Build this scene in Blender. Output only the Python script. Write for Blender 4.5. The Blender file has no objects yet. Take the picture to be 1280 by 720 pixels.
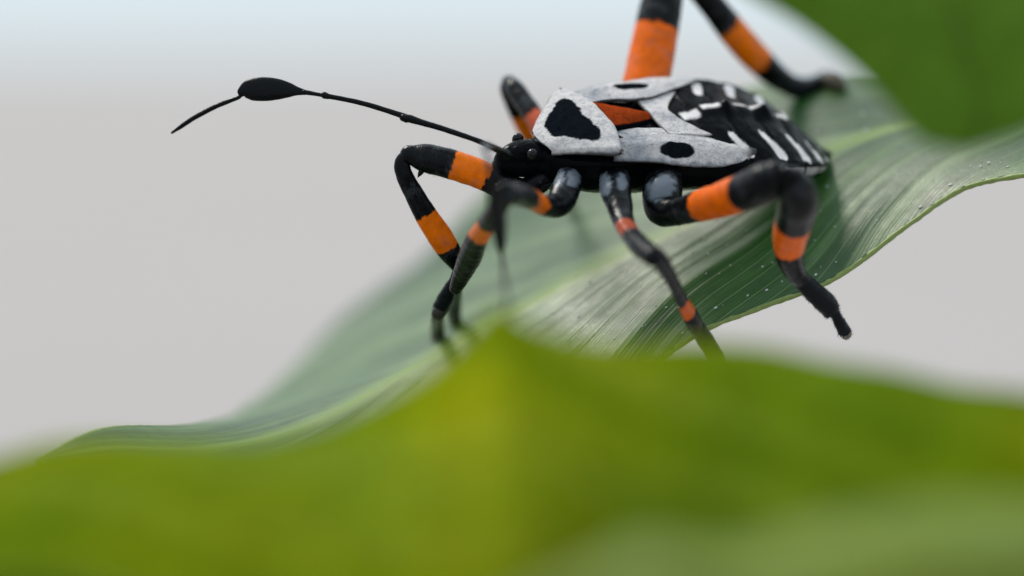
import bpy, math, random
import numpy as np
from mathutils import Vector, Matrix, noise

# ------------------------------------------------------------------ camera, sky, sun, exposure
S = 0.001                      # everything is measured in millimetres, built in metres
D = 160.0                      # camera to focus plane, mm
PITCH = math.radians(5.2)
ORG = Vector((0.0, 0.0, 0.60))
RIGHT = Vector((1, 0, 0))
UP = Vector((0, math.sin(PITCH), math.cos(PITCH)))
BACK = Vector((0, -math.cos(PITCH), math.sin(PITCH)))
scene = bpy.context.scene
col = scene.collection

cam_data = bpy.data.cameras.new('camera')
cam = bpy.data.objects.new('camera', cam_data)
col.objects.link(cam)
cam.location = ORG + BACK * (D * S)
cam.rotation_euler = (math.pi / 2 - PITCH, 0, 0)
cam_data.sensor_width = 36.0
cam_data.lens = 90.0
cam_data.clip_start = 0.005
cam_data.clip_end = 3000.0
cam_data.dof.use_dof = True
cam_data.dof.focus_distance = (D - 0.8) * S
cam_data.dof.aperture_fstop = 90.0 / 7.2
scene.camera = cam

# soft overcast daylight, brightest part of the sky high on the upper left
SUN_VIEW = Vector((-0.40, 0.83, -0.40)).normalized()      # towards the sun: right, up, back
SUN_DIR = (RIGHT * SUN_VIEW.x + UP * SUN_VIEW.y + BACK * SUN_VIEW.z).normalized()
sun_el = math.asin(SUN_DIR.z)
sun_az = math.atan2(SUN_DIR.x, SUN_DIR.y)
world = bpy.data.worlds.new('World')
scene.world = world
world.use_nodes = True
wn = world.node_tree
wn.nodes.clear()
wo = wn.nodes.new('ShaderNodeOutputWorld')
bg = wn.nodes.new('ShaderNodeBackground')
sky = wn.nodes.new('ShaderNodeTexSky')
sky.sky_type = 'NISHITA'
sky.sun_disc = False
sky.sun_elevation = sun_el
sky.sun_rotation = sun_az
sky.dust_density = 4.0
veil = wn.nodes.new('ShaderNodeMix')            # an even cloud layer over the clear sky
veil.data_type = 'RGBA'
veil.inputs[0].default_value = 0.85
wn.links.new(sky.outputs[0], veil.inputs[6])
# overcast cloud: brighter overhead than at the horizon
wtc = wn.nodes.new('ShaderNodeTexCoord')
wsep = wn.nodes.new('ShaderNodeSeparateXYZ')
wn.links.new(wtc.outputs['Generated'], wsep.inputs[0])
wcl = wn.nodes.new('ShaderNodeClamp')
wn.links.new(wsep.outputs[2], wcl.inputs[0])
wma = wn.nodes.new('ShaderNodeMath')
wma.operation = 'MULTIPLY_ADD'
wn.links.new(wcl.outputs[0], wma.inputs[0])
wma.inputs[1].default_value = 0.5
wma.inputs[2].default_value = 1.0
wsc = wn.nodes.new('ShaderNodeVectorMath')
wsc.operation = 'SCALE'
wsc.inputs[0].default_value = (7.9, 9.1, 9.7)
wn.links.new(wma.outputs[0], wsc.inputs['Scale'])
wn.links.new(wsc.outputs[0], veil.inputs[7])
wn.links.new(veil.outputs[2], bg.inputs[0])
bg.inputs[1].default_value = 0.10
wn.links.new(bg.outputs[0], wo.inputs[0])
sun_data = bpy.data.lights.new('sun', 'SUN')
sun_data.energy = 3.2
sun_data.angle = math.radians(17)
sun_data.color = (1.0, 0.94, 0.84)
sun = bpy.data.objects.new('sun', sun_data)
col.objects.link(sun)
sun.rotation_euler = SUN_DIR.to_track_quat('Z', 'Y').to_euler()
sun.location = (0, 0, 3)
scene.view_settings.view_transform = 'Standard'
scene.view_settings.look = 'None'
scene.view_settings.gamma = 1.0
scene.view_settings.exposure = 0.0
scene.view_settings.use_curve_mapping = False

random.seed(7)
rng = np.random.default_rng(7)


# ------------------------------------------------------------------ coordinates
def view(px, py, w):
    """a place px, py of the 1280 x 720 frame, w millimetres in front of the focus plane -> view mm"""
    k = (1 - w / D) / 20.0
    return np.array([(px - 640) * k, (360 - py) * k, w], float)


MV = np.array([list(RIGHT), list(UP), list(BACK)])          # rows


def to_world(P):
    return (np.asarray(P, float) @ MV) * S + np.array(ORG)


def smooth(a, b, x):
    t = np.clip((x - a) / (b - a), 0, 1)
    return t * t * (3 - 2 * t)


# body frame of the insect in view mm: x to the tail, y to its left side, z to its back
AX = np.array([0.885, 0.0, -0.466])
TX = np.array([0.410, -0.495, 0.765])
AX /= np.linalg.norm(AX)
TX -= AX * TX.dot(AX)
TX /= np.linalg.norm(TX)
NX = np.cross(TX, AX)
BO = view(748, 145, 0)


def body(P):
    P = np.asarray(P, float)
    x, y, z = P[..., 0:1], P[..., 1:2], P[..., 2:3]
    z = z - y * 0.075 * smooth(0.5, 7.0, x)          # the abdomen is rolled a little towards its left side
    x = x * 1.02 + 0.085 * np.maximum(0, x - 9)
    return BO + x * AX + y * TX + z * NX


def interp(x, xs, ys):
    """monotone-looking smooth interpolation through (xs, ys)"""
    x = np.asarray(x, float)
    xs = np.asarray(xs, float)
    ys = np.asarray(ys, float)
    m = np.gradient(ys, xs)
    i = np.clip(np.searchsorted(xs, x) - 1, 0, len(xs) - 2)
    h = xs[i + 1] - xs[i]
    t = np.clip((x - xs[i]) / h, 0, 1)
    return ((2 * t**3 - 3 * t**2 + 1) * ys[i] + (t**3 - 2 * t**2 + t) * h * m[i]
            + (-2 * t**3 + 3 * t**2) * ys[i + 1] + (t**3 - t**2) * h * m[i + 1])


def nz(P, scale, seed=0.0):
    P = np.asarray(P, float).reshape(-1, 3) * scale + seed
    return np.array([noise.noise(Vector(p)) for p in P])


# ------------------------------------------------------------------ objects
def tag(o, label=None, cat=None, group=None, kind=None):
    if label: o['label'] = label
    if cat: o['category'] = cat
    if group: o['group'] = group
    if kind: o['kind'] = kind
    return o


BASES = {}


def empty(name, base_view):
    o = bpy.data.objects.new(name, None)
    col.objects.link(o)
    o.empty_display_size = 0.003
    o.location = to_world(base_view)
    BASES[o.name] = np.array(o.location)
    return o


def build(name, verts_view, faces, mat, parent=None, colors=None, uv=None, smooth_shade=True, base=None):
    """one mesh object; verts in view mm; parts sit at their own centre under their parent"""
    W = to_world(verts_view)
    pb = BASES[parent.name] if parent is not None else np.zeros(3)
    c = W.mean(0) if base is None else to_world(base)
    me = bpy.data.meshes.new(name)
    me.from_pydata((W - c).tolist(), [], faces)
    me.materials.append(mat)
    if colors is not None:
        a = me.color_attributes.new('Col', 'FLOAT_COLOR', 'POINT')
        c4 = np.ones((len(W), 4))
        c4[:, :3] = colors
        a.data.foreach_set('color', c4.ravel())
    if uv is not None:
        l = me.uv_layers.new(name='UVMap')
        idx = np.zeros(len(me.loops), int)
        me.loops.foreach_get('vertex_index', idx)
        l.data.foreach_set('uv', np.asarray(uv)[idx].ravel())
    if smooth_shade:
        me.polygons.foreach_set('use_smooth', [True] * len(me.polygons))
    me.update()
    o = bpy.data.objects.new(name, me)
    col.objects.link(o)
    o.location = c - pb
    if parent is not None:
        o.parent = parent
    BASES[o.name] = c
    return o


def grid_faces(nu, nv, wrap=False):
    f = []
    m = nv if wrap else nv - 1
    for i in range(nu - 1):
        for j in range(m):
            k = (j + 1) % nv
            f.append((i * nv + j, i * nv + k, (i + 1) * nv + k, (i + 1) * nv + j))
    return f


def catmull(ctrl, n):
    """centripetal-free uniform Catmull-Rom through ctrl (k x d); returns values and parameters"""
    C = np.asarray(ctrl, float)
    k = len(C)
    E = np.vstack([2 * C[0] - C[1], C, 2 * C[-1] - C[-2]])
    t = np.linspace(0, k - 1, n)
    i = np.clip(t.astype(int), 0, k - 2)
    f = (t - i)[:, None]
    p0, p1, p2, p3 = E[i], E[i + 1], E[i + 2], E[i + 3]
    v = 0.5 * (2 * p1 + (p2 - p0) * f + (2 * p0 - 5 * p1 + 4 * p2 - p3) * f**2 + (3 * p1 - p0 - 3 * p2 + p3) * f**3)
    return v, t


def tube(ctrl, n=120, ns=28, color=None, flat=1.0, flat_dir=None, rough=0.02, cap=True, seed=0.0):
    """ctrl: (view xyz, radius mm). Returns verts, faces, colours, centre line, radii, normals"""
    C = np.array([list(p) + [r] for p, r in ctrl], float)
    V, t = catmull(C, n)
    P = V[:, :3]
    R = np.maximum(V[:, 3], 0.01)
    T = np.gradient(P, axis=0)
    T /= np.linalg.norm(T, axis=1)[:, None] + 1e-9
    nrm = np.array(flat_dir if flat_dir is not None else (0.1, 0.2, 1.0), float)
    verts, norms, ts = [], [], []
    prev = nrm
    rows = []
    for i in range(n):
        a = prev - T[i] * prev.dot(T[i])
        a /= np.linalg.norm(a) + 1e-9
        b = np.cross(T[i], a)
        prev = a
        rows.append((P[i], a, b, R[i], t[i], T[i]))
    full = []
    if cap:
        p, a, b, r, tt, T0 = rows[0]
        for q in (0.03, 0.25, 0.5, 0.72, 0.9):
            full.append((p - T0 * r * math.sqrt(1 - q * q), a, b, r * q, tt, T0))
        full += rows
        p, a, b, r, tt, T0 = rows[-1]
        for q in (0.9, 0.72, 0.5, 0.25, 0.03):
            full.append((p + T0 * r * math.sqrt(1 - q * q), a, b, r * q, tt, T0))
    else:
        full = rows
    ang = np.linspace(0, 2 * math.pi, ns, endpoint=False)
    cs, sn = np.cos(ang)[:, None], np.sin(ang)[:, None]
    for (p, a, b, r, tt, T0) in full:
        d = a * cs * flat + b * sn
        verts.append(p + d * r)
        norms.append(d)
        ts += [tt] * ns
    verts = np.vstack(verts)
    norms = np.vstack(norms)
    ts = np.array(ts)
    nn = nz(verts, 2.2, seed)
    verts = verts + norms * (nn * rough)[:, None]
    cols = color(ts + nz(verts, 4.0, seed + 9) * 0.04, verts) if color else None
    return verts, grid_faces(len(full), ns, True), cols, norms, ts


def bristles(name, verts, norms, axis_bias, count, length, mat, parent, width=0.014, pick=None):
    """many fine hairs on a surface, joined"""
    idx = np.arange(len(verts)) if pick is None else np.nonzero(pick)[0]
    idx = rng.choice(idx, count)
    V, F = [], []
    for i in idx:
        p, n = verts[i], norms[i] / (np.linalg.norm(norms[i]) + 1e-9)
        d = n + np.asarray(axis_bias) * random.uniform(0.4, 1.0) + rng.normal(0, 0.22, 3)
        d /= np.linalg.norm(d)
        L = length * random.uniform(0.55, 1.25)
        a = np.cross(d, rng.normal(0, 1, 3))
        a /= np.linalg.norm(a) + 1e-9
        b = np.cross(d, a)
        k = len(V)
        for q in range(3):
            an = q * 2.0944
            V.append(p - n * 0.03 + (a * math.cos(an) + b * math.sin(an)) * width)
        V.append(p + d * L)
        F += [(k, k + 1, k + 3), (k + 1, k + 2, k + 3), (k + 2, k, k + 3)]
    o = build(name, np.array(V), F, mat, parent)
    return tag(o, kind='stuff')


def ellipsoid(c, axes, nu=28, nv=20, rough=0.0, seed=0.0):
    """axes: three view vectors"""
    A = np.array(axes, float)
    V = []
    for i in range(nv):
        th = math.pi * (i + 0.02) / (nv - 0.96)
        for j in range(nu):
            ph = 2 * math.pi * j / nu
            V.append(np.array([math.sin(th) * math.cos(ph), math.sin(th) * math.sin(ph), math.cos(th)]) @ A)
    V = np.array(V)
    if rough:
        V *= (1 + rough * nz(V, 3.0, seed))[:, None]
    return V + np.asarray(c), grid_faces(nv, nu, True)


# ------------------------------------------------------------------ materials
def mat_nodes(name):
    m = bpy.data.materials.new(name)
    m.use_nodes = True
    nt = m.node_tree
    nt.nodes.clear()
    out = nt.nodes.new('ShaderNodeOutputMaterial')
    b = nt.nodes.new('ShaderNodeBsdfPrincipled')
    nt.links.new(b.outputs[0], out.inputs[0])
    return m, nt, b, out


def N(nt, kind, **kw):
    n = nt.nodes.new(kind)
    for k, v in kw.items():
        if k.startswith('i_'):
            n.inputs[k[2:].replace('_', ' ')].default_value = v
        else:
            setattr(n, k, v)
    return n


def mult(nt, a, b, fac=1.0):
    m = nt.nodes.new('ShaderNodeMix')
    m.data_type = 'RGBA'
    m.blend_type = 'MULTIPLY'
    m.inputs[0].default_value = fac
    nt.links.new(a, m.inputs[6])
    nt.links.new(b, m.inputs[7])
    return m.outputs[2]


def ramp(nt, src, stops):
    r = nt.nodes.new('ShaderNodeValToRGB')
    while len(r.color_ramp.elements) < len(stops):
        r.color_ramp.elements.new(0.5)
    for e, (p, c) in zip(r.color_ramp.elements, stops):
        e.position = p
        e.color = (c[0], c[1], c[2], 1) if hasattr(c, '__len__') else (c, c, c, 1)
    nt.links.new(src, r.inputs[0])
    return r.outputs[0]


def cuticle(name, rough=0.42, grain=9000, bump=0.25, mottled=True, spec=0.5):
    m, nt, b, _ = mat_nodes(name)
    tc = N(nt, 'ShaderNodeTexCoord')
    at = N(nt, 'ShaderNodeAttribute', attribute_name='Col')
    n1 = N(nt, 'ShaderNodeTexNoise', i_Scale=2200.0, i_Detail=5.0, i_Roughness=0.65)
    n2 = N(nt, 'ShaderNodeTexNoise', i_Scale=float(grain), i_Detail=3.0)
    v = N(nt, 'ShaderNodeTexVoronoi', i_Scale=grain * 0.62)
    for n in (n1, n2, v):
        nt.links.new(tc.outputs['Object'], n.inputs['Vector'])
    c = at.outputs['Color']
    if mottled:
        c = mult(nt, c, ramp(nt, n1.outputs[0], [(0.28, (0.60, 0.64, 0.72)), (0.56, (1, 1, 1))]))
        c = mult(nt, c, ramp(nt, n2.outputs[0], [(0.30, 0.62), (0.47, 1.0)]))
    nt.links.new(c, b.inputs['Base Color'])
    nt.links.new(ramp(nt, n1.outputs[0], [(0.2, rough + 0.14), (0.8, rough - 0.06)]), b.inputs['Roughness'])
    b.inputs['Specular IOR Level'].default_value = spec
    bp = N(nt, 'ShaderNodeBump', i_Strength=bump, i_Distance=0.00006)
    add = N(nt, 'ShaderNodeMath', operation='ADD')
    nt.links.new(n2.outputs[0], add.inputs[0])
    nt.links.new(v.outputs['Distance'], add.inputs[1])
    nt.links.new(add.outputs[0], bp.inputs['Height'])
    nt.links.new(bp.outputs[0], b.inputs['Normal'])
    return m


def plain(name, c, rough=0.5, spec=0.5, alpha=None):
    m, nt, b, _ = mat_nodes(name)
    tc = N(nt, 'ShaderNodeTexCoord')
    n1 = N(nt, 'ShaderNodeTexNoise', i_Scale=3000.0, i_Detail=4.0)
    nt.links.new(tc.outputs['Object'], n1.inputs['Vector'])
    lo = tuple(x * 0.7 for x in c)
    nt.links.new(ramp(nt, n1.outputs[0], [(0.3, lo), (0.7, c)]), b.inputs['Base Color'])
    b.inputs['Roughness'].default_value = rough
    b.inputs['Specular IOR Level'].default_value = spec
    return m


def leaf_mat(name, dark, light, vein, rough, veins=26.0, trans=0.3, tcol=(0.30, 0.42, 0.03), spec=0.5, vbump=0.6, slant=0.55,
             patch=25.0, coat=0.0, rib=None, streak=False, yellow=None):
    """UV: u along the leaf in units of its width, v across (-1..1)"""
    m, nt, b, out = mat_nodes(name)
    tc = N(nt, 'ShaderNodeTexCoord')
    sep = N(nt, 'ShaderNodeSeparateXYZ')
    nt.links.new(tc.outputs['UV'], sep.inputs[0])
    # distance from the midrib
    av = N(nt, 'ShaderNodeMath', operation='ABSOLUTE')
    nt.links.new(sep.outputs[1], av.inputs[0])
    # veins: lines that leave the midrib and sweep forward
    pw = N(nt, 'ShaderNodeMath', operation='POWER')
    nt.links.new(av.outputs[0], pw.inputs[0])
    pw.inputs[1].default_value = 0.75
    sl = N(nt, 'ShaderNodeMath', operation='MULTIPLY')
    nt.links.new(sep.outputs[0], sl.inputs[0])
    sl.inputs[1].default_value = slant
    ad = N(nt, 'ShaderNodeMath', operation='ADD')
    nt.links.new(pw.outputs[0], ad.inputs[0])
    nt.links.new(sl.outputs[0], ad.inputs[1])
    wob = N(nt, 'ShaderNodeTexNoise', i_Scale=130.0, i_Detail=3.0)
    nt.links.new(tc.outputs['Object'], wob.inputs['Vector'])
    wm = N(nt, 'ShaderNodeMath', operation='MULTIPLY_ADD')
    nt.links.new(wob.outputs[0], wm.inputs[0])
    wm.inputs[1].default_value = 0.012
    nt.links.new(ad.outputs[0], wm.inputs[2])

    def lines(freq, width):
        k = N(nt, 'ShaderNodeMath', operation='MULTIPLY')
        nt.links.new(wm.outputs[0], k.inputs[0])
        k.inputs[1].default_value = freq
        pp = N(nt, 'ShaderNodeMath', operation='PINGPONG')
        nt.links.new(k.outputs[0], pp.inputs[0])
        pp.inputs[1].default_value = 0.5
        return ramp(nt, pp.outputs[0], [(0.0, 1.0), (width, 0.0)])
    main = lines(veins * 0.42, 0.045)
    fine = lines(veins * 1.7, 0.25)
    n1 = N(nt, 'ShaderNodeTexNoise', i_Scale=patch, i_Detail=4.0)
    n2 = N(nt, 'ShaderNodeTexNoise', i_Scale=900.0, i_Detail=4.0)
    vo = N(nt, 'ShaderNodeTexVoronoi', i_Scale=1500.0, feature='DISTANCE_TO_EDGE')
    for n in (n1, n2, vo):
        nt.links.new(tc.outputs['Object'], n.inputs['Vector'])
    base = ramp(nt, n1.outputs[0], [(0.35, dark), (0.66, light)])
    if yellow:  # yellow stands in for light coming through the blade
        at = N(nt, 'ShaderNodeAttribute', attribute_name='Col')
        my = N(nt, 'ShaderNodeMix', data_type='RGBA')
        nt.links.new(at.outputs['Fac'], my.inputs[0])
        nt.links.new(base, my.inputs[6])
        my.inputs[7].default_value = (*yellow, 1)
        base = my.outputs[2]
    base = mult(nt, base, ramp(nt, n2.outputs[0], [(0.3, 0.75), (0.65, 1.1)]))
    if streak:  # lighter and darker bands of sheen along the folds, painted in
        cb = N(nt, 'ShaderNodeCombineXYZ')
        k1 = N(nt, 'ShaderNodeMath', operation='MULTIPLY')
        nt.links.new(sep.outputs[0], k1.inputs[0])
        k1.inputs[1].default_value = 0.35
        k2 = N(nt, 'ShaderNodeMath', operation='MULTIPLY')
        nt.links.new(wm.outputs[0], k2.inputs[0])
        k2.inputs[1].default_value = 6.5
        nt.links.new(k1.outputs[0], cb.inputs[0])
        nt.links.new(k2.outputs[0], cb.inputs[1])
        nt.links.new(sep.outputs[1], cb.inputs[2])
        n3 = N(nt, 'ShaderNodeTexNoise', i_Scale=1.0, i_Detail=3.0)
        nt.links.new(cb.outputs[0], n3.inputs['Vector'])
        base = mult(nt, base, ramp(nt, n3.outputs[0], [(0.38, (0.45, 0.62, 0.42)), (0.55, (1.35, 1.25, 1.3))]), 0.35 if yellow else 1.0)
        mp = N(nt, 'ShaderNodeMix', data_type='RGBA')          # pale parallel sheen bands, put into the colour
        nt.links.new(ramp(nt, n3.outputs[0], [(0.50, 0.0), (0.66, 0.10 if yellow else 0.62)]), mp.inputs[0])
        nt.links.new(base, mp.inputs[6])
        mp.inputs[7].default_value = (0.20, 0.28, 0.13, 1)
        base = mp.outputs[2]
    mx = N(nt, 'ShaderNodeMix', data_type='RGBA')
    nt.links.new(main, mx.inputs[0])
    nt.links.new(base, mx.inputs[6])
    mx.inputs[7].default_value = (*vein, 1)
    cc = mx.outputs[2]
    if rib:
        m2 = N(nt, 'ShaderNodeMix', data_type='RGBA')
        nt.links.new(ramp(nt, av.outputs[0], [(0.02, 0.9), (0.09, 0.0)]), m2.inputs[0])
        nt.links.new(cc, m2.inputs[6])
        m2.inputs[7].default_value = (*rib, 1)
        cc = m2.outputs[2]
    b.inputs['Coat Weight'].default_value = coat
    b.inputs['Coat Roughness'].default_value = 0.46
    nt.links.new(cc, b.inputs['Base Color'])
    nt.links.new(ramp(nt, n2.outputs[0], [(0.25, rough + 0.1), (0.75, rough - 0.05)]), b.inputs['Roughness'])
    b.inputs['Specular IOR Level'].default_value = spec
    hs = N(nt, 'ShaderNodeMath', operation='MULTIPLY_ADD')
    nt.links.new(fine, hs.inputs[0])
    hs.inputs[1].default_value = 0.5
    nt.links.new(main, hs.inputs[2])
    h2 = N(nt, 'ShaderNodeMath', operation='MULTIPLY_ADD')
    nt.links.new(ramp(nt, vo.outputs['Distance'], [(0.0, 0.0), (0.12, 1.0)]), h2.inputs[0])
    h2.inputs[1].default_value = 0.25
    nt.links.new(hs.outputs[0], h2.inputs[2])
    bp = N(nt, 'ShaderNodeBump', i_Strength=vbump, i_Distance=0.00008)
    nt.links.new(h2.outputs[0], bp.inputs['Height'])
    nt.links.new(bp.outputs[0], b.inputs['Normal'])
    tr = N(nt, 'ShaderNodeBsdfTranslucent')
    tr.inputs[0].default_value = (*tcol, 1)
    ms = N(nt, 'ShaderNodeMixShader')
    ms.inputs[0].default_value = trans
    nt.links.new(b.outputs[0], ms.inputs[1])
    nt.links.new(tr.outputs[0], ms.inputs[2])
    nt.links.new(ms.outputs[0], out.inputs[0])
    return m


BLACK = np.array([0.0016, 0.0022, 0.003])
SOOT = np.array([0.007, 0.009, 0.012])
ORANGE = np.array([0.74, 0.146, 0.001])
RUST = np.array([0.72, 0.118, 0.001])
REDDISH = np.array([0.42, 0.075, 0.03])
WHITE = np.array([0.50, 0.475, 0.475])
GREY = np.array([0.12, 0.14, 0.17])

M_BODY = cuticle('black_cuticle', 0.15, 4000, 0.22, mottled=False, spec=0.03)
M_PLATE = cuticle('powdery_plate', 0.50, 9000, 0.30, mottled=True, spec=0.0)
M_LEG = cuticle('leg_cuticle', 0.22, 9000, 0.22, mottled=False, spec=0.11)
M_HAIR = plain('hair_black', (0.006, 0.007, 0.008), 0.5, 0.2)
M_EYE = plain('eye_black', (0.006, 0.006, 0.007), 0.22, 0.25)
M_SPOT = plain('grey_bloom', (0.24, 0.27, 0.31), 0.6, 0.3)

M_LEAF = leaf_mat('leaf_waxy', (0.020, 0.068, 0.012), (0.038, 0.105, 0.018), (0.20, 0.31, 0.13), 0.43, veins=30.0,
                  trans=0.40, tcol=(0.115, 0.36, 0.03), spec=0.5, coat=0.34, vbump=0.28, streak=True, rib=(0.20, 0.30, 0.06))
M_RIB = plain('midrib_pale', (0.19, 0.29, 0.055), 0.6, 0.15)
M_EDGE = plain('leaf_margin', (0.20, 0.27, 0.06), 0.5)
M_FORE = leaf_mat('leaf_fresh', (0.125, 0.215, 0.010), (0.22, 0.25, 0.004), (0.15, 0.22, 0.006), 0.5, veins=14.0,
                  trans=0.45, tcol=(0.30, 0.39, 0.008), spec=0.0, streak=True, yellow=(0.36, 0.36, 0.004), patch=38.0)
M_DARKLEAF = leaf_mat('leaf_deep', (0.10, 0.21, 0.035), (0.14, 0.25, 0.03), (0.08, 0.14, 0.012), 0.5, veins=14.0,
                      trans=0.40, tcol=(0.24, 0.40, 0.03), spec=0.02, patch=38.0)
M_PALELEAF = leaf_mat('leaf_pale', (0.16, 0.24, 0.05), (0.24, 0.28, 0.04), (0.24, 0.3, 0.07), 0.4, veins=14.0,
                      trans=0.35, tcol=(0.30, 0.38, 0.03), spec=0.1, patch=38.0)
M_RIBF = plain('midrib_fresh', (0.13, 0.19, 0.006), 0.5, 0.1)

# ------------------------------------------------------------------ the ground, far out of focus
gm, gnt, gb, _ = mat_nodes('pale_ground')
gtc = N(gnt, 'ShaderNodeTexCoord')
gno = N(gnt, 'ShaderNodeTexNoise', i_Scale=0.25, i_Detail=6.0)
gnt.links.new(gtc.outputs['Object'], gno.inputs['Vector'])
gnt.links.new(ramp(gnt, gno.outputs[0], [(0.3, (0.303, 0.281, 0.280)), (0.7, (0.328, 0.306, 0.305))]), gb.inputs['Base Color'])
gb.inputs['Roughness'].default_value = 0.9
gb.inputs['Specular IOR Level'].default_value = 0.1
gme = bpy.data.meshes.new('ground')
gs = 900.0
gme.from_pydata([(-gs, -gs, 0), (gs, -gs, 0), (gs, gs, 0), (-gs, gs, 0)], [], [(0, 1, 2, 3)])
gme.materials.append(gm)
go = bpy.data.objects.new('ground', gme)
col.objects.link(go)
tag(go, kind='structure')


# ------------------------------------------------------------------ leaves
def leaf_surface(stations, nu, nv, bulge=0.8, pleat=0.0, pleats=12, wave=0.0, seed=0.0, v_at_mid=0.5):
    """stations: (far edge, midrib, near edge) as px, py, w. Returns view verts (nu*nv), uv and the midrib line"""
    F = np.array([view(*s[0]) for s in stations])
    M_ = np.array([view(*s[1]) for s in stations])
    E = np.array([view(*s[2]) for s in stations])
    F, _ = catmull(F, nu)
    M_, _ = catmull(M_, nu)
    E, _ = catmull(E, nu)
    t = np.linspace(-1, 1, nv)
    V = np.zeros((nu, nv, 3))
    for j, tt in enumerate(t):
        a = abs(tt)
        edge = F if tt < 0 else E
        V[:, j] = M_ * (1 - a) + edge * a
    du = np.gradient(V, axis=0)
    dv = np.gradient(V, axis=1)
    nrm = np.cross(du, dv)
    nrm /= np.linalg.norm(nrm, axis=2)[:, :, None] + 1e-9
    if nrm[nu // 2, nv // 2, 2] < 0:
        nrm = -nrm
    width = np.linalg.norm(F - M_, axis=1) + np.linalg.norm(E - M_, axis=1)
    s = np.cumsum(np.linalg.norm(np.gradient(M_, axis=0), axis=1))
    a = np.abs(t)
    sc = np.clip(width / (width.max() + 1e-9), 0, 1)
    off = bulge * np.sin(np.pi * np.clip(a, 0, 1))[None, :] * sc[:, None]
    if pleat:
        ph = (a[None, :] ** 0.8) + (s[:, None] * 0.022)
        sg = np.sign(t)[None, :] * 3.0
        q = np.stack([ph * pleats + sg, np.repeat(s[:, None], nv, 1) * 0.03, sg + 0 * ph], -1)
        fur = nz(q, 1.0, seed).reshape(nu, nv) + 0.45 * nz(q, 2.3, seed + 3).reshape(nu, nv)
        off = off + pleat * fur * np.clip(a[None, :] * 6, 0, 1) * sc[:, None]
    V = V + nrm * off[:, :, None]
    if wave:
        flat = V.reshape(-1, 3)
        n = nz(flat, 0.09, seed) * wave + nz(flat, 0.35, seed + 5) * wave * 0.18
        V = V + nrm * n.reshape(nu, nv)[:, :, None] * sc[:, None, None]
    uv = np.stack([np.repeat(s[:, None], nv, 1) / 20.0, np.repeat(t[None, :], nu, 0)], -1)
    return V, uv, nrm, sc


def solid(o, mm):
    m = o.modifiers.new('thickness', 'SOLIDIFY')
    m.thickness = mm * S
    m.offset = 0.0


def make_leaf(name, label, stations, mat, nu=220, nv=90, rib_mat=None, rib=0.55, thick=0.3, petiole=None, margin=False, glow=None, **kw):
    V, uv, nrm, sc = leaf_surface(stations, nu, nv, **kw)
    root = empty(name, V[nu // 2, nv // 2])
    tag(root, label, 'leaf')
    flat = V.reshape(-1, 3)
    cl = None
    if glow:  # light through the leaf, painted as a colour mask
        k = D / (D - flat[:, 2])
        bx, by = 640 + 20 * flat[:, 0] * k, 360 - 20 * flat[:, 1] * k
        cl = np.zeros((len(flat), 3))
        for (x, y, a, b, m) in glow:
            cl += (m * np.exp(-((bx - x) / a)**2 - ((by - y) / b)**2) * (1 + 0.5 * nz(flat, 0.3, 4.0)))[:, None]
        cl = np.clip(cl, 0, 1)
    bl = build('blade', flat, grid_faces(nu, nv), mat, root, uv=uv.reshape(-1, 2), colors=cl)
    solid(bl, thick)
    mid = nv // 2
    ii = np.linspace(0, nu - 1, 60).astype(int)
    ctrl = [(V[i, mid] + nrm[i, mid] * 0.02, 0.12 + rib * min(1.0, sc[i] * 1.2) * (0.35 + 0.65 * q / 59)) for q, i in enumerate(ii)]
    v, f, _, _, _ = tube(ctrl, n=260, ns=14, flat=0.3, flat_dir=nrm[nu // 2, mid], rough=0.03)
    build('midrib', v, f, rib_mat or M_RIB, root)
    if margin:
        for side, j in ((0, 0), (1, nv - 1)):
            ii2 = np.linspace(1, nu - 2, 110).astype(int)
            v, f, _, _, _ = tube([(V[i, j], 0.17) for i in ii2], n=330, ns=10, rough=0.05, seed=side * 3.0)
            build('margin', v, f, M_EDGE, root)
    if petiole is not None:
        v, f, _, _, _ = tube([(view(*p), r) for p, r in petiole], n=60, ns=16, rough=0.05)
        build('petiole', v, f, rib_mat or M_RIB, root)
    return root, V, nrm


TIP = (45, 574, 10)
STEM = (1640, 60, -16)
leaf_stations = [
    (TIP, TIP, TIP),
    ((128, 538, 5), (135, 560, 8), (140, 600, 11)),
    ((250, 532, -10), (270, 560, 4), (290, 640, 12)),
    ((325, 500, -40), (400, 525, 0), (450, 660, 12)),
    ((420, 412, -60), (540, 452, -5), (620, 610, 9)),
    ((532, 318, -56), (660, 386, -7), (760, 500, 5)),
    ((640, 225, -44), (790, 319, -7), (880, 413, 2)),
    ((800, 155, -30), (920, 252, -8), (1030, 355, 0)),
    ((920, 113, -25), (1045, 188, -10), (1130, 288, -1)),
    ((1050, 96, -23), (1130, 158, -11), (1210, 236, -1)),
    ((1180, 82, -22), (1230, 128, -11.5), (1320, 211, 1)),
    ((1330, 66, -23), (1370, 98, -13), (1440, 168, 0)),
    (STEM, STEM, STEM),
]
leaf, LV, LN = make_leaf(
    'broad_leaf', 'broad glossy green leaf with pale midrib that the bug stands on', leaf_stations, M_LEAF,
    nu=420, nv=170, rib=0.46, bulge=0.7, pleat=0.24, pleats=7, wave=0.5, seed=3.0, margin=True,
    petiole=[((1600, 68, -16), 0.6), ((1720, 40, -18), 0.8), ((1850, 60, -22), 0.9)])
# where a place of the frame meets that leaf
LF = LV.reshape(-1, 3)
LK = D / (D - LF[:, 2])
LPX = np.stack([640 + 20 * LF[:, 0] * LK, 360 - 20 * LF[:, 1] * LK], -1)


def on_leaf(px, py, lift=0.25):
    i = np.argmin(((LPX - np.array([px, py]))**2).sum(1))
    return (px, py, LF[i, 2] + lift)


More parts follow.
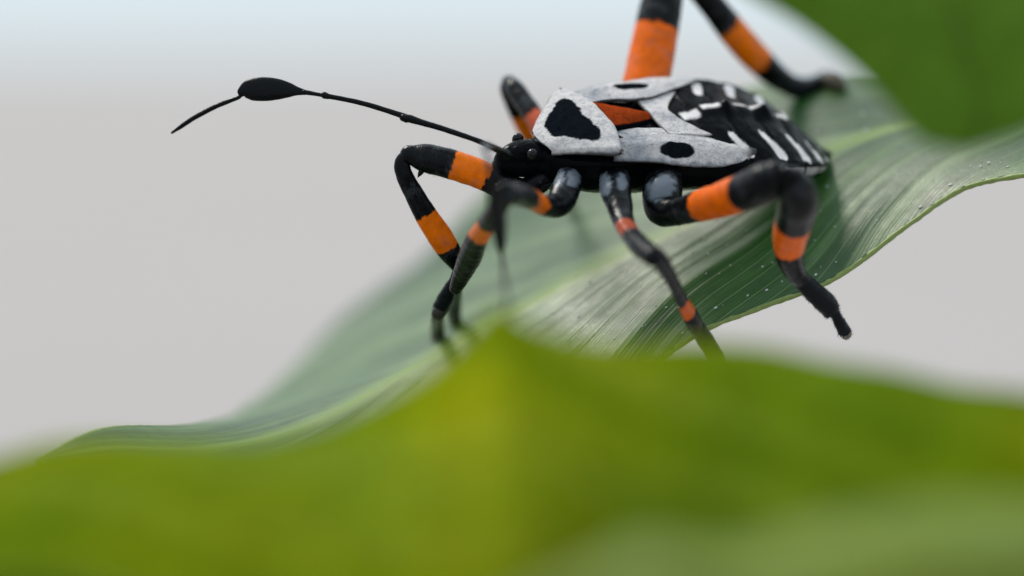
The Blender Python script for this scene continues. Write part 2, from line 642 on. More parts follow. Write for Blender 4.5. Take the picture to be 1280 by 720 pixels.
# foreground leaf: a wavy blade with a fold that peaks, close to the lens
top = [(-420, 720, 50), (-200, 640, 47), (0, 578, 44), (110, 556, 43), (220, 552, 43), (330, 553, 42), (420, 530, 41), (500, 490, 41),
       (560, 446, 41), (600, 404, 42), (626, 388, 42), (662, 408, 42), (730, 430, 42), (800, 436, 42), (880, 434, 42),
       (960, 440, 42), (1040, 456, 43), (1110, 463, 43), (1190, 480, 43), (1290, 492, 44), (1450, 540, 46), (1700, 640, 52)]
fore_st = []
for k, (x, y, w) in enumerate(top):
    q = k / (len(top) - 1)
    midy = 790 + 40 * math.sin(q * 7.0)
    loy = 1100 + 30 * math.sin(q * 5.0 + 1)
    e = math.sin(math.pi * min(1, max(0, q)))
    lean = 8 + 10 * math.exp(-((x - 600) / 190.0)**2) + 3 * math.exp(-((x - 180) / 150.0)**2)
    fore_st.append(((x, y, w), (x * 0.9 + 60, y * (1 - 0.92 * e**0.3) + midy * 0.92 * e**0.3, w + lean), (x * 0.8 + 120, y + (loy - y) * e**0.3, w + lean - 5)))
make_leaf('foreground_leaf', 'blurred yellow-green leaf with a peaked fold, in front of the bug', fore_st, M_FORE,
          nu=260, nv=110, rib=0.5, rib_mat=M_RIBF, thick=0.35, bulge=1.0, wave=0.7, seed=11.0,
          glow=[(575, 520, 95, 150, 0.50), (300, 690, 180, 60, 0.25), (800, 560, 160, 90, 0.25)])  # yellow glow of light through the blade, painted into its colour

# a paler leaf nearer still, bottom right
pale_st = [((560, 800, 66), (560, 800, 66), (560, 800, 66)),
           ((710, 720, 67), (720, 760, 70), (730, 850, 68)),
           ((805, 668, 67), (830, 740, 72), (840, 880, 68)),
           ((900, 690, 66), (930, 745, 73), (940, 900, 68)),
           ((1000, 660, 65), (1040, 735, 73), (1050, 900, 68)),
           ((1120, 630, 65), (1150, 720, 72), (1170, 880, 68)),
           ((1260, 625, 65), (1290, 715, 72), (1310, 850, 68)),
           ((1420, 660, 66), (1450, 720, 70), (1460, 810, 68)),
           ((1640, 730, 68), (1640, 730, 68), (1640, 730, 68))]
make_leaf('pale_leaf', 'soft pale green leaf overlapping the yellow-green foreground leaf', pale_st, M_PALELEAF,
          nu=140, nv=60, rib=0.4, rib_mat=M_RIBF, thick=0.35, bulge=0.8, wave=1.0, seed=21.0)

# dark leaf hanging into the top right corner
dark_st = [((1205, 184, 34), (1205, 184, 34), (1205, 184, 34)),
           ((1148, 166, 34), (1225, 150, 36), (1300, 150, 37)),
           ((1092, 105, 34), (1215, 90, 37), (1370, 80, 38)),
           ((1020, 40, 34), (1190, 20, 38), (1400, 0, 38)),
           ((930, -14, 34), (1150, -60, 38), (1390, -90, 38)),
           ((860, -80, 33), (1090, -150, 37), (1330, -190, 37)),
           ((850, -190, 32), (1020, -250, 35), (1200, -290, 35)),
           ((900, -370, 30), (900, -370, 30), (900, -370, 30))]
make_leaf('drooping_leaf', 'dark green blurred leaf tip hanging over the far end of the broad leaf', dark_st, M_DARKLEAF,
          nu=160, nv=80, rib=0.4, rib_mat=M_RIBF, thick=0.35, bulge=1.0, wave=1.2, seed=31.0)

# ------------------------------------------------------------------ the insect
bug = empty('leaf_footed_bug', body([4.0, 0, -4.2]))
tag(bug, 'black and white bug with orange-banded legs and a club-tipped antenna', 'insect')

# ---- body: head, thorax and abdomen in one continuous mesh
XS = [-6.35, -6.2, -5.8, -5.2, -4.6, -4.0, -3.4, -2.6, -1.2, 0.5, 3.0, 5.0, 7.0, 9.0, 11.0, 13.0, 14.6, 15.9, 16.6, 16.9]
HW = [0.10, 0.40, 0.68, 0.90, 1.08, 1.15, 1.40, 2.30, 3.40, 3.80, 4.00, 4.30, 4.70, 4.95, 4.85, 4.25, 3.30, 2.00, 0.95, 0.10]
ZT = [-3.1, -2.85, -2.5, -2.15, -1.95, -1.9, -1.9, -1.6, -0.9, -0.45, -0.10, 0.20, 0.60, 0.75, 0.62, 0.10, -0.62, -1.4, -1.8, -2.0]
ZM = [-3.3, -3.3, -3.2, -3.0, -2.9, -2.8, -2.7, -2.5, -2.0, -1.6, -1.30, -1.0, -0.75, -0.62, -0.65, -0.9, -1.3, -1.75, -1.95, -2.05]
ZB = [-3.5, -3.8, -4.05, -4.2, -4.25, -4.2, -4.2, -4.4, -4.6, -4.7, -4.5, -4.1, -3.7, -3.4, -3.2, -3.0, -2.8, -2.5, -2.2, -2.1]
nx_, nr = 330, 160
xs = np.linspace(XS[0], XS[-1], nx_)
ang = np.linspace(0, 2 * math.pi, nr, endpoint=False)
ca, sa = np.cos(ang), np.sin(ang)
hw, zt, zm, zb = (interp(xs, XS, q) for q in (HW, ZT, ZM, ZB))
X = np.repeat(xs[:, None], nr, 1)
Y = hw[:, None] * (np.sign(ca) * np.abs(ca)**0.9)[None, :]
up = np.clip(sa, 0, 1)
dn = np.clip(-sa, 0, 1)
abd = smooth(3.5, 6.0, xs)
pu = 0.9 + 0.35 * abd                       # dorsal shape
Z = zm[:, None] + (zt - zm)[:, None] * up[None, :]**pu[:, None] - (zm - zb)[:, None] * dn[None, :]**0.85
dorsal = (sa > -0.02)[None, :] & np.ones((nx_, 1), bool)
# abdominal segments: steps between tergites, scalloped margin, scent gland bumps, median ridge
seg_edges = np.array([6.4, 8.6, 10.8, 12.8, 14.4, 15.7])
rel = (xs[:, None] - seg_edges[None, :])
groove = np.exp(-(rel / 0.13)**2).sum(1)
lift = np.zeros_like(xs)
for a, b in zip(seg_edges[:-1], seg_edges[1:]):
    u_ = np.clip((xs - a) / (b - a), 0, 1)
    lift += np.where((xs >= a) & (xs < b), np.sin(np.pi * u_)**0.7, 0)
Z += dorsal * (0.10 * lift - 0.06 * groove)[:, None] * up[None, :]**0.5 * abd[:, None]
Y *= (1 + (0.030 * lift * abd)[:, None] * (np.abs(ca)**4)[None, :])
rim = np.exp(-((np.abs(Y) / np.maximum(hw[:, None], 0.1) - 1.0) / 0.10)**2)
rim = np.where(Y < 0, np.exp(-((np.abs(Y) / np.maximum(hw[:, None], 0.1) - 1.0) / 0.28)**2) * 2.6, rim * 0.7)
Z += dorsal * 0.20 * rim * abd[:, None] * (1 - smooth(13.0, 16.0, X))
for gx, amp in ((8.85, 0.46), (11.6, 0.42)):
    Z += dorsal * amp * np.exp(-((X - gx) / 0.42)**2 - (Y / 0.62)**2)
Z += dorsal * 0.22 * np.exp(-(Y / 0.7)**2) * (smooth(6.5, 8, X) * (1 - smooth(13.5, 15, X)))
# a ring behind the head
neck = np.exp(-((xs + 3.75) / 0.16)**2)
Y *= (1 - 0.06 * neck)[:, None]
BP = np.stack([X, Y, Z], -1).reshape(-1, 3)
BV = body(BP)
nb = nz(BP, 1.6, 2.0)
nf = nz(BP, 6.0, 4.0)
BV = BV + NX * (nb * 0.05 + nf * 0.02)[:, None]
Cc = np.repeat(BLACK[None, :], len(BP), 0)


def paint(C, mask, colr):
    return C * (1 - mask[:, None]) + colr[None, :] * mask[:, None]


bx_, by_ = BP[:, 0] + nf * 0.07, BP[:, 1] + nz(BP, 5.0, 8.0) * 0.08
top_side = (np.repeat(sa[None, :], nx_, 0).reshape(-1) > 0.0)


def slash(p0, p1, w0, w1):
    """tapered stroke on the back, both sides of the midline"""
    p0, p1 = np.array(p0), np.array(p1)
    d = p1 - p0
    L = np.linalg.norm(d)
    d = d / L
    q = np.stack([bx_, np.where(by_ < 0, -by_ + 0.55, by_)], -1) - p0
    t = np.clip(q @ d / L, -0.05, 1.05)
    off = np.abs(q[:, 0] * d[1] - q[:, 1] * d[0])
    w = w0 + (w1 - w0) * np.clip(t, 0, 1)
    along = (q @ d > -0.05) & (q @ d < L + 0.05)
    w = w * np.sqrt(np.clip(1.08 - (2 * np.clip(t, 0, 1) - 1)**4, 0, 1))
    return (1 - smooth(w * 0.8, w * 1.15 + 0.02, off)) * along * top_side


for p0, p1, a, b in (((8.0, 2.5), (8.9, 4.5), 0.34, 0.26), ((10.25, 2.3), (11.2, 4.5), 0.25, 0.36), ((12.3, 2.0), (13.2, 4.0), 0.25, 0.33),
                     ((14.0, 1.7), (14.75, 3.1), 0.20, 0.27), ((15.3, 1.2), (15.9, 1.9), 0.14, 0.16)):
    Cc = paint(Cc, slash(p0, p1, a, b), WHITE * 1.25)
# median marks between the glands
for x0, x1, yc, hwid in ((5.7, 6.9, 0.25, 0.42), (7.2, 8.45, -0.1, 0.26), (9.5, 11.4, -0.35, 0.20), (12.5, 13.7, -0.3, 0.28), (4.9, 5.2, 0.2, 0.12)):
    m = smooth(x0 - 0.08, x0 + 0.1, bx_) * (1 - smooth(x1 - 0.1, x1 + 0.08, bx_)) * (1 - smooth(hwid * 0.85, hwid * 1.15, np.abs(by_ - yc))) * top_side
    Cc = paint(Cc, m, WHITE * 1.25)
# pale broken line along the sides of the abdomen
sar = np.repeat(sa[None, :], nx_, 0).reshape(-1)
m = (sar > -0.16) * (sar < 0.06) * 1.0
m = m * smooth(9.4, 9.7, BP[:, 0]) * (1 - smooth(16.2, 16.5, BP[:, 0])) * (np.repeat(lift[:, None], nr, 1).reshape(-1) > 0.35)
Cc = paint(Cc, m * 0.75, WHITE)
# faint dusty bloom on the black
Cc = Cc * (1 + 0.5 * np.clip(nb, 0, 1)[:, None])
faces = grid_faces(nx_, nr, True)
faces.append(tuple(range(nr))[::-1])
faces.append(tuple((nx_ - 1) * nr + j for j in range(nr)))
body_o = build('body', BV, faces, M_BODY, bug, colors=Cc)
nrm_b = np.stack([np.zeros_like(X), np.repeat(ca[None], nx_, 0), np.repeat(sa[None], nx_, 0)], -1).reshape(-1, 3)
nrm_bv = nrm_b[:, 1:2] * TX + nrm_b[:, 2:3] * NX
bristles('hair', BV, nrm_bv, AX * 0.5, 900, 0.14, M_HAIR, body_o, width=0.010)
# tail point
v, f, c, n_, _ = tube([(body([16.3, 0, -1.9]), 0.5), (body([16.9, 0, -2.05]), 0.35), (body([17.5, 0.1, -2.15]), 0.08)], 30, 18,
                      color=lambda t, p: np.repeat(SOOT[None], len(t), 0), flat=0.5, flat_dir=NX)
build('tail_tip', v, f, M_LEG, bug, colors=c)


# ---- plates on the back
def plate(name, fn, ns, nt, mat, colfn, thick=0.22, parent=bug, hairs=0, grain=0.03):
    s = np.linspace(0, 1, ns)
    t = np.linspace(-1, 1, nt)
    Sg, Tg = np.meshgrid(s, t, indexing='ij')
    L = np.stack(fn(Sg, Tg), -1).reshape(-1, 3)
    L[:, 2] += nz(L, 1.4, 1.0) * grain * 1.6 + nz(L, 5.0, 3.0) * grain * 0.5
    V = body(L)
    o = build(name, V, grid_faces(ns, nt), mat, parent, colors=colfn(Sg.ravel(), Tg.ravel(), L))
    md = o.modifiers.new('thickness', 'SOLIDIFY')
    md.thickness = thick * S
    md.offset = 0.0
    if hairs:
        bristles('hair', V, np.repeat(NX[None], len(V), 0), AX * 0.3, hairs, 0.10, M_HAIR, o, width=0.008)
    return o


# pronotum: a shield that slopes to the head, wide behind
def pro_fn(s, t):
    hwid = interp(s, [0, 0.12, 0.45, 0.78, 0.92, 1.0], [1.45, 2.0, 3.15, 4.15, 4.25, 3.85])
    a = np.abs(t)
    y = hwid * np.sign(t) * a**0.95
    hind = 0.30 - 0.60 * a**2.4
    front = -3.75 + 0.45 * a**2
    x = front + (hind - front) * s
    zc = interp(s, [0, 0.2, 0.5, 0.8, 0.95, 1.0], [-1.75, -1.15, -0.40, 0.18, 0.30, 0.16])
    z = zc - 0.72 * a**2.0 * (0.15 + 0.85 * s) - 0.22 * smooth(0.93, 1.0, a)
    z = z + 0.10 * np.exp(-((a - 0.5) / 0.2)**2) * np.exp(-((s - 0.25) / 0.15)**2)
    return x, y, z


def pro_col(s, t, L):
    C = np.repeat(WHITE[None], len(s), 0)
    n = nz(L, 2.6, 6.0) * 0.09 + nz(L, 8.0, 2.0) * 0.04
    a = np.abs(L[:, 1])
    # one big three-lobed spot: wide in front, notched, stopping short of the hind edge
    x = L[:, 0]
    half = interp(np.clip(x, -3.2, -0.7), [-3.2, -2.9, -2.4, -1.9, -1.5, -1.1, -0.7], [0.5, 1.05, 1.65, 2.2, 2.65, 2.7, 1.6])
    m = (1 - smooth(-0.10, 0.10, a - half + n * 1.6)) * smooth(-3.16, -3.04, x + n) * (1 - smooth(-1.0, -0.85, x + n - 0.10 * np.clip(a - 1.2, 0, 2) + 0.18 * np.exp(-(a / 0.35)**2)))
    C = paint(C, m, BLACK * 3.2)
    edge = smooth(0.955, 0.985, np.abs(t) + n * 0.1)
    C = paint(C, edge * 0.8, SOOT)
    return paint(C, smooth(0.965, 0.99, s) * 0.55, GREY)


pro = plate('pronotum', pro_fn, 130, 170, M_PLATE, pro_col, 0.25, hairs=500)
for sg in (-1, 1):
    v, f, c, _, _ = tube([(body([-0.30, sg * 4.05, -0.45]), 0.20), (body([-0.38, sg * 4.32, -0.38]), 0.12), (body([-0.45, sg * 4.62, -0.28]), 0.02)], 20, 12,
                         color=lambda t, p: np.repeat(SOOT[None], len(t), 0))
    build('shoulder_spine', v, f, M_LEG, pro, colors=c)


# dark mesonotum under the scutellum, then the pale hind plate
def meso_fn(s, t):
    x = -0.1 + 4.6 * s
    y = t * (2.7 - 0.4 * s)
    z = 0.02 - 0.06 * t**2 - 0.12 * s * 0 + 0 * t
    return x, y, z - 0.22


plate('thorax_plate', meso_fn, 40, 50, M_PLATE, lambda s, t, L: np.repeat(SOOT[None], len(s), 0), 0.2)


def scu_fn(s, t):
    hwid = 2.05 * (1 - s)**0.75 + 0.05
    x = 0.0 + 3.95 * s
    y = t * hwid
    z = -0.06 + 0.55 * (1 - np.abs(t)**1.8) * (1 - 0.35 * s) * smooth(-0.1, 0.15, 1 - s) - 0.05 * s
    return x, y, z


plate('scutellum', scu_fn, 70, 50, M_PLATE,
      lambda s, t, L: paint(paint(np.repeat((np.array([0.26, 0.038, 0.008]))[None], len(s), 0), smooth(0.74, 0.86, np.abs(t) + 0.2 * s**3), BLACK * 1.5),
                            smooth(0.93, 0.97, s), BLACK * 1.5), 0.2)


def meta_fn(s, t):
    a = np.abs(t)
    x0 = 3.55 + 0.1 * a
    x1 = 4.9 + 1.9 * a**1.3
    x = x0 + (x1 - x0) * s
    y = t * (2.5 + 0.15 * s)
    z = 0.20 + 0.10 * np.exp(-(y / 0.6)**2) - 0.05 * a + 0.22 * s
    return x, y, z


plate('hind_thorax_plate', meta_fn, 50, 90, M_PLATE,
      lambda s, t, L: paint(np.repeat(WHITE[None], len(s), 0), np.clip(smooth(0.95, 0.985, s) + smooth(0.05, 0.02, s) * 0.5, 0, 1), SOOT), 0.16)


def wing_fn_side(sg):
    def fn(s, t):
        # s from the shoulder to the pointed tip, t from inner (-1) to outer (+1) edge
        xi = interp(s, [0, 0.3, 0.55, 0.8, 1.0], [-0.5, 2.6, 4.9, 7.1, 9.2])
        yi = interp(s, [0, 0.2, 0.45, 0.7, 1.0], [1.95, 1.70, 1.75, 2.6, 4.10])
        yo = interp(s, [0, 0.2, 0.5, 0.8, 0.93, 1.0], [3.9, 4.45, 4.80, 4.85, 4.55, 4.15])
        q = (t + 1) / 2
        y = yi + (yo - yi) * q
        x = xi + 0.25 * np.sin(np.pi * q) * (1 - s)
        drop, base = (0.85, -0.08) if sg > 0 else (0.45, 0.26)
        z = base + (0.30 if sg < 0 else 0.35) * s - (0.22 if sg > 0 else 0.42) * (1 - smooth(0.0, 0.25, s)) - drop * q**2.4 * (1 - 0.55 * s**3) + 0.12 * np.sin(np.pi * q) * np.sin(np.pi * s)
        z = z + 0.10 * np.exp(-((q - 0.62) / 0.12)**2) * smooth(0, 0.2, s) * (1 - smooth(0.3, 0.5, s))
        return x, sg * y, z
    return fn


def wing_col(s, t, L):
    C = np.repeat(WHITE[None], len(s), 0)
    n = nz(L, 2.2, 6.0) * 0.10 + nz(L, 7.0, 2.0) * 0.04
    y = np.abs(L[:, 1])
    m = 1 - smooth(0.85, 1.08, ((L[:, 0] - 3.75 + (y - 3.6) * 0.15) / 1.25)**2 + ((y - np.where(L[:, 1] > 0, 3.85, 3.35)) / 0.55)**2 + n * 2.0)
    C = paint(C, m, BLACK * 3.2)
    # grey shading painted in near the shoulder, grey along the outer rim
    g = np.exp(-((s - 0.12) / 0.09)**2) * np.clip(0.75 + n * 3, 0, 1)
    C = paint(C, g * 0.75, GREY * 1.2)
    C = paint(C, smooth(0.80, 0.96, t + n * 1.2) * 0.72, GREY)
    C = paint(C, smooth(0.90, 0.985, s + n * 0.3) * 0.85, SOOT * 1.3)
    C = paint(C, smooth(-0.93, -0.98, t) * 0.8, SOOT)
    return C


for sg in (1, -1):
    plate('wing_pad', wing_fn_side(sg), 130, 70, M_PLATE, wing_col, 0.20, hairs=300)

# ---- head details
for sg in (1, -1):
    v, f = ellipsoid(body([-4.5, sg * 1.10, -2.30]), (AX * 0.38, TX * 0.30, NX * 0.40))
    build('eye', v, f, M_EYE, bug)
v, f, c, n_, _ = tube([(body([-6.0, 0.0, -3.6]), 0.42), (body([-5.6, 0.0, -4.6]), 0.34), (body([-4.2, 0.0, -4.95]), 0.26), (body([-1.5, 0, -5.0]), 0.20), (body([1.0, 0, -4.95]), 0.14)],
                      70, 16, color=lambda t, p: np.repeat(BLACK[None], len(t), 0))
build('beak', v, f, M_LEG, bug, colors=c)


# ---- antennae
def seg_color(base):
    return lambda t, p: np.repeat(np.asarray(base)[None], len(t), 0)


def px_ctrl(pts):
    return [(view(x, y, w), r / 20.0 * (1 - w / D)) for x, y, w, r in pts]


def antenna(parts, socket):
    """parts: list of (name, control points, flatness); the first is the part, the rest its sub-parts"""
    root = None
    for i, (nm, pts, fl) in enumerate(parts):
        v, f, c, n_, t_ = tube(px_ctrl(pts), n=90, ns=18, color=seg_color(BLACK), flat=fl, flat_dir=(0.15, 0.1, 1.0), rough=0.012, seed=i * 2.0)
        if root is None:
            root = build('antenna', v, f, M_LEG, bug, colors=c)
            bristles('hair', v, n_, (0, 0, 0), 120, 0.12, M_HAIR, root, 0.008)
        else:
            o = build(nm, v, f, M_LEG, root, colors=c)


antenna([
    ('antenna', [(634, 192, 2.0, 5), (622, 187, 2.2, 4.4), (600, 177, 2.2, 3.4), (560, 163, 1.8, 3.6), (530, 154, 1.5, 4.0), (514, 149, 1.3, 5.0), (504, 147, 1.2, 4.8)], 1.0),
    ('segment', [(508, 148, 1.2, 5.6), (498, 143, 1.1, 3.6), (460, 131, 0.8, 3.3), (430, 124, 0.6, 3.1), (408, 120, 0.5, 3.2)], 1.0),
    ('segment', [(410, 120.5, 0.5, 3.6), (405, 119, 0.4, 4.4), (400, 118.5, 0.3, 2.6), (380, 115, 0.2, 3.0)], 1.0),
    ('club', [(384, 116, 0.2, 2.8), (372, 114, 0.1, 5.5), (360, 112.5, 0, 10), (345, 111.5, 0, 14), (328, 111.5, 0, 15.4), (312, 112.5, 0, 13.5), (303, 116, 0, 8.0), (300, 120, 0, 2.5)], 0.35),
    ('segment', [(300, 121, 0, 2.0), (294, 123.5, 0, 2.6), (270, 133, -0.3, 3.0), (245, 146, -0.6, 3.0), (228, 157, -0.8, 2.8), (215, 166, -1.0, 1.5)], 1.0),
], None)
antenna([
    ('antenna', [(636, 196, 3.6, 5), (628, 191, 5.0, 4.4), (618, 185, 8.0, 3.8), (609, 182, 12.0, 3.8), (606, 184, 15.5, 4.2)], 1.0),
    ('segment', [(606, 184, 15.5, 4.4), (607, 188, 16.5, 3.4), (612, 205, 18.5, 4.2), (617, 226, 18.6, 4.6)], 1.0),
    ('club', [(617, 224, 18.6, 3.4), (618, 235, 18.2, 7.5), (620, 255, 17.0, 11), (623, 275, 15.8, 10.5), (625, 295, 14.6, 8.5), (626, 310, 13.8, 5.5), (627, 318, 13.4, 2.2)], 0.6),
    ('segment', [(627, 317, 13.4, 2.4), (629, 335, 16.0, 3.0), (632, 360, 22.0, 3.0), (635, 388, 28.0, 2.6), (637, 402, 31.0, 1.6)], 1.0),
], None)


# ---- legs
def band_color(bands, base=BLACK, jag=0.10):
    """bands: (from, to, colour) in control-point numbers"""
    def fn(t, p):
        C = np.repeat(base[None], len(t), 0)
        tt = t + nz(p, 3.2, 5.0) * jag
        for a, b, c in bands:
            m = smooth(a - 0.02, a + 0.02, tt) * (1 - smooth(b - 0.02, b + 0.02, tt))
            C = paint(C, m, c)
        C = C * (1 + 0.25 * nz(p, 2.0, 7.0))[:, None]
        C = paint(C, smooth(0.05, 0.55, nz(p, 1.1, 2.0) + 0.6 * nz(p, 6.0, 1.0)) * 0.16, GREY)   # dusty bloom
        return np.clip(C, 0, 1)
    return fn


def leg(femur, fbands, tibia, tbands, tarsus, spines=(), hair=260, brush=0, patches=(), tip=0.45, fl=0.85, tl=0.7):
    v, f, c, n_, t_ = tube(px_ctrl(femur), n=170, ns=30, color=band_color(fbands), flat=fl, rough=0.03, seed=femur[0][0] * 0.1)
    for (x, y, a, b, rot) in patches:            # pale powdery bloom on the outer face of the coxa
        k = D / (D - v[:, 2])
        dx, dy = 640 + 20 * v[:, 0] * k - x, 360 - 20 * v[:, 1] * k - y
        e = ((dx * math.cos(rot) - dy * math.sin(rot)) / a)**2 + ((dx * math.sin(rot) + dy * math.cos(rot)) / b)**2
        m = (1 - smooth(0.75, 1.15, e + nz(v, 2.5, 3.0) * 0.5 + nz(v, 8.0, 1.0) * 0.3)) * (n_[:, 2] > -0.1)
        c = paint(c, m, GREY * 1.05)
    root = build('leg', v, f, M_LEG, bug, colors=c)
    T = view(*femur[-1][:3]) - view(*femur[-2][:3])
    T /= np.linalg.norm(T)
    bristles('hair', v, n_, T * 0.8, hair, 0.16, M_HAIR, root, 0.009)
    for (a, b, r) in spines:
        vv, ff, cc, _, _ = tube([(view(*a), r / 20), ((view(*a) + view(*b)) / 2, r / 26), (view(*b), 0.02)], 14, 10, color=seg_color(BLACK))
        build('spine', vv, ff, M_LEG, root, colors=cc)
    v, f, c, n_, t_ = tube(px_ctrl(tibia), n=170, ns=28, color=band_color(tbands), flat=tl, rough=0.02, seed=tibia[0][0] * 0.1)
    ti = build('tibia', v, f, M_LEG, root, colors=c)
    V = [v]
    Nn = [n_]
    tv, tf, tcx, tn, tt = tube(px_ctrl(tarsus), n=110, ns=20, color=lambda t, p: paint(np.repeat((SOOT * 0.8)[None], len(t), 0), smooth(tip, 1.0, t / (len(tarsus) - 1)) * 0.85, np.array([0.20, 0.17, 0.13])), flat=0.8, rough=0.05, seed=4.0)
    ta = build('tarsus', tv, tf, M_LEG, root, colors=tcx)
    e = view(*tarsus[-1][:3])
    d = e - view(*tarsus[-2][:3])
    d /= np.linalg.norm(d)
    for sg in (-1, 1):
        side = np.cross(d, (0.2, 0.1, 1.0))
        side /= np.linalg.norm(side)
        cv, cf, cc, _, _ = tube([(e, 0.07), (e + d * 0.22 + side * sg * 0.10, 0.05), (e + d * 0.36 + side * sg * 0.16 + np.array([0, -0.10, -0.03]), 0.015)], 16, 8,
                                color=seg_color(BLACK))
        build('claw', cv, cf, M_LEG, root, colors=cc)
    Tt = view(*tarsus[-1][:3]) - view(*tibia[0][:3])
    Tt /= np.linalg.norm(Tt)
    av = np.vstack([v, tv])
    an = np.vstack([n_, tn])
    bristles('hair', av, an, Tt * 0.8, hair, 0.15, M_HAIR, root, 0.009)
    if brush:
        bristles('brush_hair', tv, tn, Tt * 1.2, brush, 0.17, M_HAIR, root, 0.010)
    return root


# front leg of the far side: high knee, wide orange bands
w1 = on_leaf(547, 428)[2]
leg([(676, 226, 0.5, 15), (655, 238, 0.6, 16), (628, 232, 1.0, 17), (605, 220, 1.2, 18.5), (580, 210.5, 1.2, 19), (555, 203, 1.2, 19), (530, 197, 1.0, 18), (512, 193, 1.0, 12)],
    [(2.85, 4.55, ORANGE)],
    [(512, 193, 1.0, 8), (503, 203, 0.9, 10), (506, 220, 0.8, 11), (518, 243, 0.5, 12.5), (532, 268, 0.2, 14.5), (549, 294, -0.4, 16), (563, 316, -1.0, 14.5), (575, 336, -1.6, 9)],
    [(4.0, 5.70, ORANGE)],
    [(577, 326, -1.0, 6), (568, 350, -1.6, 7), (556, 374, -2.4, 10), (550, 386, -3.0, 10), (547, 396, -3.4, 8), (547, 412, w1 + 1.0, 9), (548, 430, w1, 8.5)],
    spines=[((528, 212, 1.2), (522, 222, 1.3), 4)])
# front leg of the near side: reaches towards the lens, then down
w2 = on_leaf(569, 404)[2]
leg([(716, 208, 0.2, 15), (707, 238, 3.2, 18), (697, 256, 4.4, 17), (680, 257, 6.0, 15), (662, 248, 8.5, 15.5), (646, 243, 11.0, 16.5), (632, 243, 13.5, 15)],
    [(3.35, 4.05, ORANGE * 0.85)],
    [(634, 238, 13.6, 12), (627, 252, 12.5, 12.5), (616, 270, 10.5, 12), (605, 286, 8.0, 12.5), (595, 302, 5.6, 14), (588, 320, 3.4, 15), (578, 342, 1.2, 12), (569, 362, -0.4, 8)],
    [(2.75, 3.62, ORANGE)],
    [(571, 358, -0.6, 7), (568, 374, w2 * 0.5 - 0.6, 9.5), (567, 390, w2 * 0.8, 10), (569, 405, w2, 10)],
    patches=[(697, 221, 9, 13, 0), (717, 223, 9, 11, 0)])
# middle leg of the near side
leg([(769, 206, 0.2, 18), (769, 236, 3.0, 20), (774, 256, 4.2, 17), (779, 276, 5.6, 14), (788, 293, 7.6, 13), (802, 309, 10.0, 15), (818, 322, 12.2, 14)],
    [(3.40, 4.15, REDDISH * 0.7)],
    [(818, 318, 12.3, 11), (827, 328, 11.2, 12), (838, 346, 9.5, 10), (848, 366, 7.6, 9), (857, 384, 5.8, 10), (866, 400, 4.4, 12), (873, 414, 3.4, 10)],
    [(3.62, 4.42, RUST * 0.8)],
    [(872, 410, 3.6, 10), (880, 422, 3.0, 11), (889, 436, 2.6, 11), (898, 452, 2.2, 10), (902, 464, 2.0, 7)],
    patches=[(754, 231, 11, 15, 0), (778, 228, 7, 11, 0)])
# hind leg of the near side: swollen thigh, knee towards the lens
leg([(833, 208, -0.8, 20), (828, 241, 2.0, 25), (828, 262, 2.8, 21), (846, 265, 3.8, 17.5), (872, 258, 5.4, 20), (905, 249, 7.6, 23), (935, 238, 9.6, 25), (957, 228, 11.2, 26), (969, 217, 12.2, 17)],
    [(4.12, 5.75, RUST)],
    [(983, 216, 13.0, 9), (991, 227, 12.4, 20), (998, 248, 10.8, 26.5), (995, 270, 8.8, 26), (988, 294, 7.0, 23), (987, 320, 5.4, 18), (994, 340, 4.0, 13.5), (1006, 354, 3.2, 10)],
    [(3.30, 4.62, RUST)],
    [(1002, 350, 3.4, 11), (1014, 362, 3.0, 13), (1028, 375, 2.6, 14), (1040, 388, 2.2, 12), (1044, 393, 2.1, 6.5), (1050, 404, 1.8, 8), (1057, 416, 1.4, 8.5)],
    hair=420, brush=900, fl=0.98, tl=0.95, patches=[(826, 235, 20, 15, 0.5)], tip=0.999)
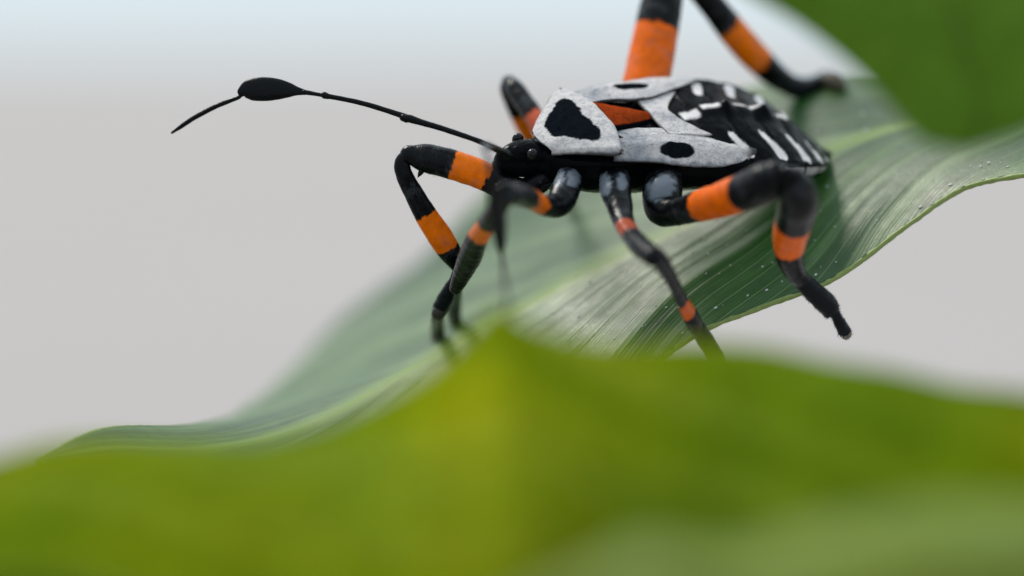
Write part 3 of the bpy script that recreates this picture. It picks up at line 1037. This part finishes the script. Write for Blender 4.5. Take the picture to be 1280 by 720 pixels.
# hind leg of the far side: thigh rises past the frame, shin comes down to the leaf
w3 = on_leaf(1046, 112, 0.3)[2]
leg([(792, 200, -3.5, 20), (790, 170, -5.0, 24), (800, 130, -7.0, 27), (811, 85, -8.5, 29), (819, 45, -9.5, 28), (827, 5, -10.5, 26), (836, -30, -11.5, 20)],
    [(1.3, 4.18, RUST * 0.9)],
    [(836, -32, -11.6, 15), (862, -25, -12.2, 17), (890, 6, -13.2, 18), (917, 40, -14.4, 20), (942, 68, -15.6, 20), (968, 93, -17.0, 17), (990, 108, -18.4, 14)],
    [(2.75, 4.35, ORANGE)],
    [(986, 106, -18.2, 15), (1004, 111, -19.2, 14.5), (1022, 107, -20.5, 14), (1034, 101, (w3 - 20.5) * 0.5 - 0.5, 14), (1044, 101, w3 + 0.6, 13), (1049, 108, w3 + 0.2, 10)],
    hair=300)
# middle leg of the far side: knee above the shoulder
w4 = on_leaf(712, 254, 0.3)[2]
leg([(735, 210, -2.8, 16), (715, 195, -4.0, 15), (695, 178, -5.5, 13), (675, 155, -7.0, 12.5), (657, 130, -8.4, 12.5), (644, 112, -9.4, 12), (636, 102, -10, 9)],
    [(2.55, 3.40, REDDISH * 1.0)],
    [(636, 101, -10.0, 8), (634, 112, -10.6, 9), (642, 132, -11.8, 10), (652, 154, -13.0, 10), (666, 182, -14.6, 9), (684, 214, -17.0, 8), (700, 238, -19.5, 6)],
    [(2.55, 3.75, ORANGE)],
    [(699, 236, -19.4, 6), (705, 246, (w4 - 19.4) * 0.5, 6), (712, 256, w4, 6)])

# ------------------------------------------------------------------ specks on the leaf, a droplet at the hind foot
m_sp = plain('speck_pale', (0.62, 0.64, 0.6), 0.4)
V, F = [], []
nu, nv, _ = LV.shape
for k in range(150):
    i = int(random.uniform(0.36, 0.80) * nu)
    j = int((0.5 + random.uniform(-0.18, 0.5)) * (nv - 1))
    r = random.choice((0.03, 0.04, 0.05, 0.06, 0.09))
    e, f = ellipsoid(LV[i, j] + LN[i, j] * 0.16, (np.array([r * random.uniform(0.8, 2), r * 0.4, 0]), np.array([0, r, 0]), np.array([0, 0, r])), 6, 5)
    b = len(V)
    V += list(e)
    F += [tuple(q + b for q in ff) for ff in f]
sp = build('dust_specks', np.array(V), F, m_sp)
tag(sp, 'tiny pale dust specks scattered over the glossy leaf', 'dust', kind='stuff')

md, nt, b, _ = mat_nodes('water')
b.inputs['Base Color'].default_value = (0.95, 0.97, 1, 1)
b.inputs['Roughness'].default_value = 0.03
b.inputs['Transmission Weight'].default_value = 1.0
b.inputs['IOR'].default_value = 1.33
v, f = ellipsoid(view(1050, 420.5, 1.6), (np.array([0.17, 0, 0]), np.array([0, 0.19, 0]), np.array([0, 0, 0.17])))
dr = build('water_droplet', v, f, md)
tag(dr, 'tiny clear droplet hanging at the hind foot that dangles off the leaf', 'droplet')
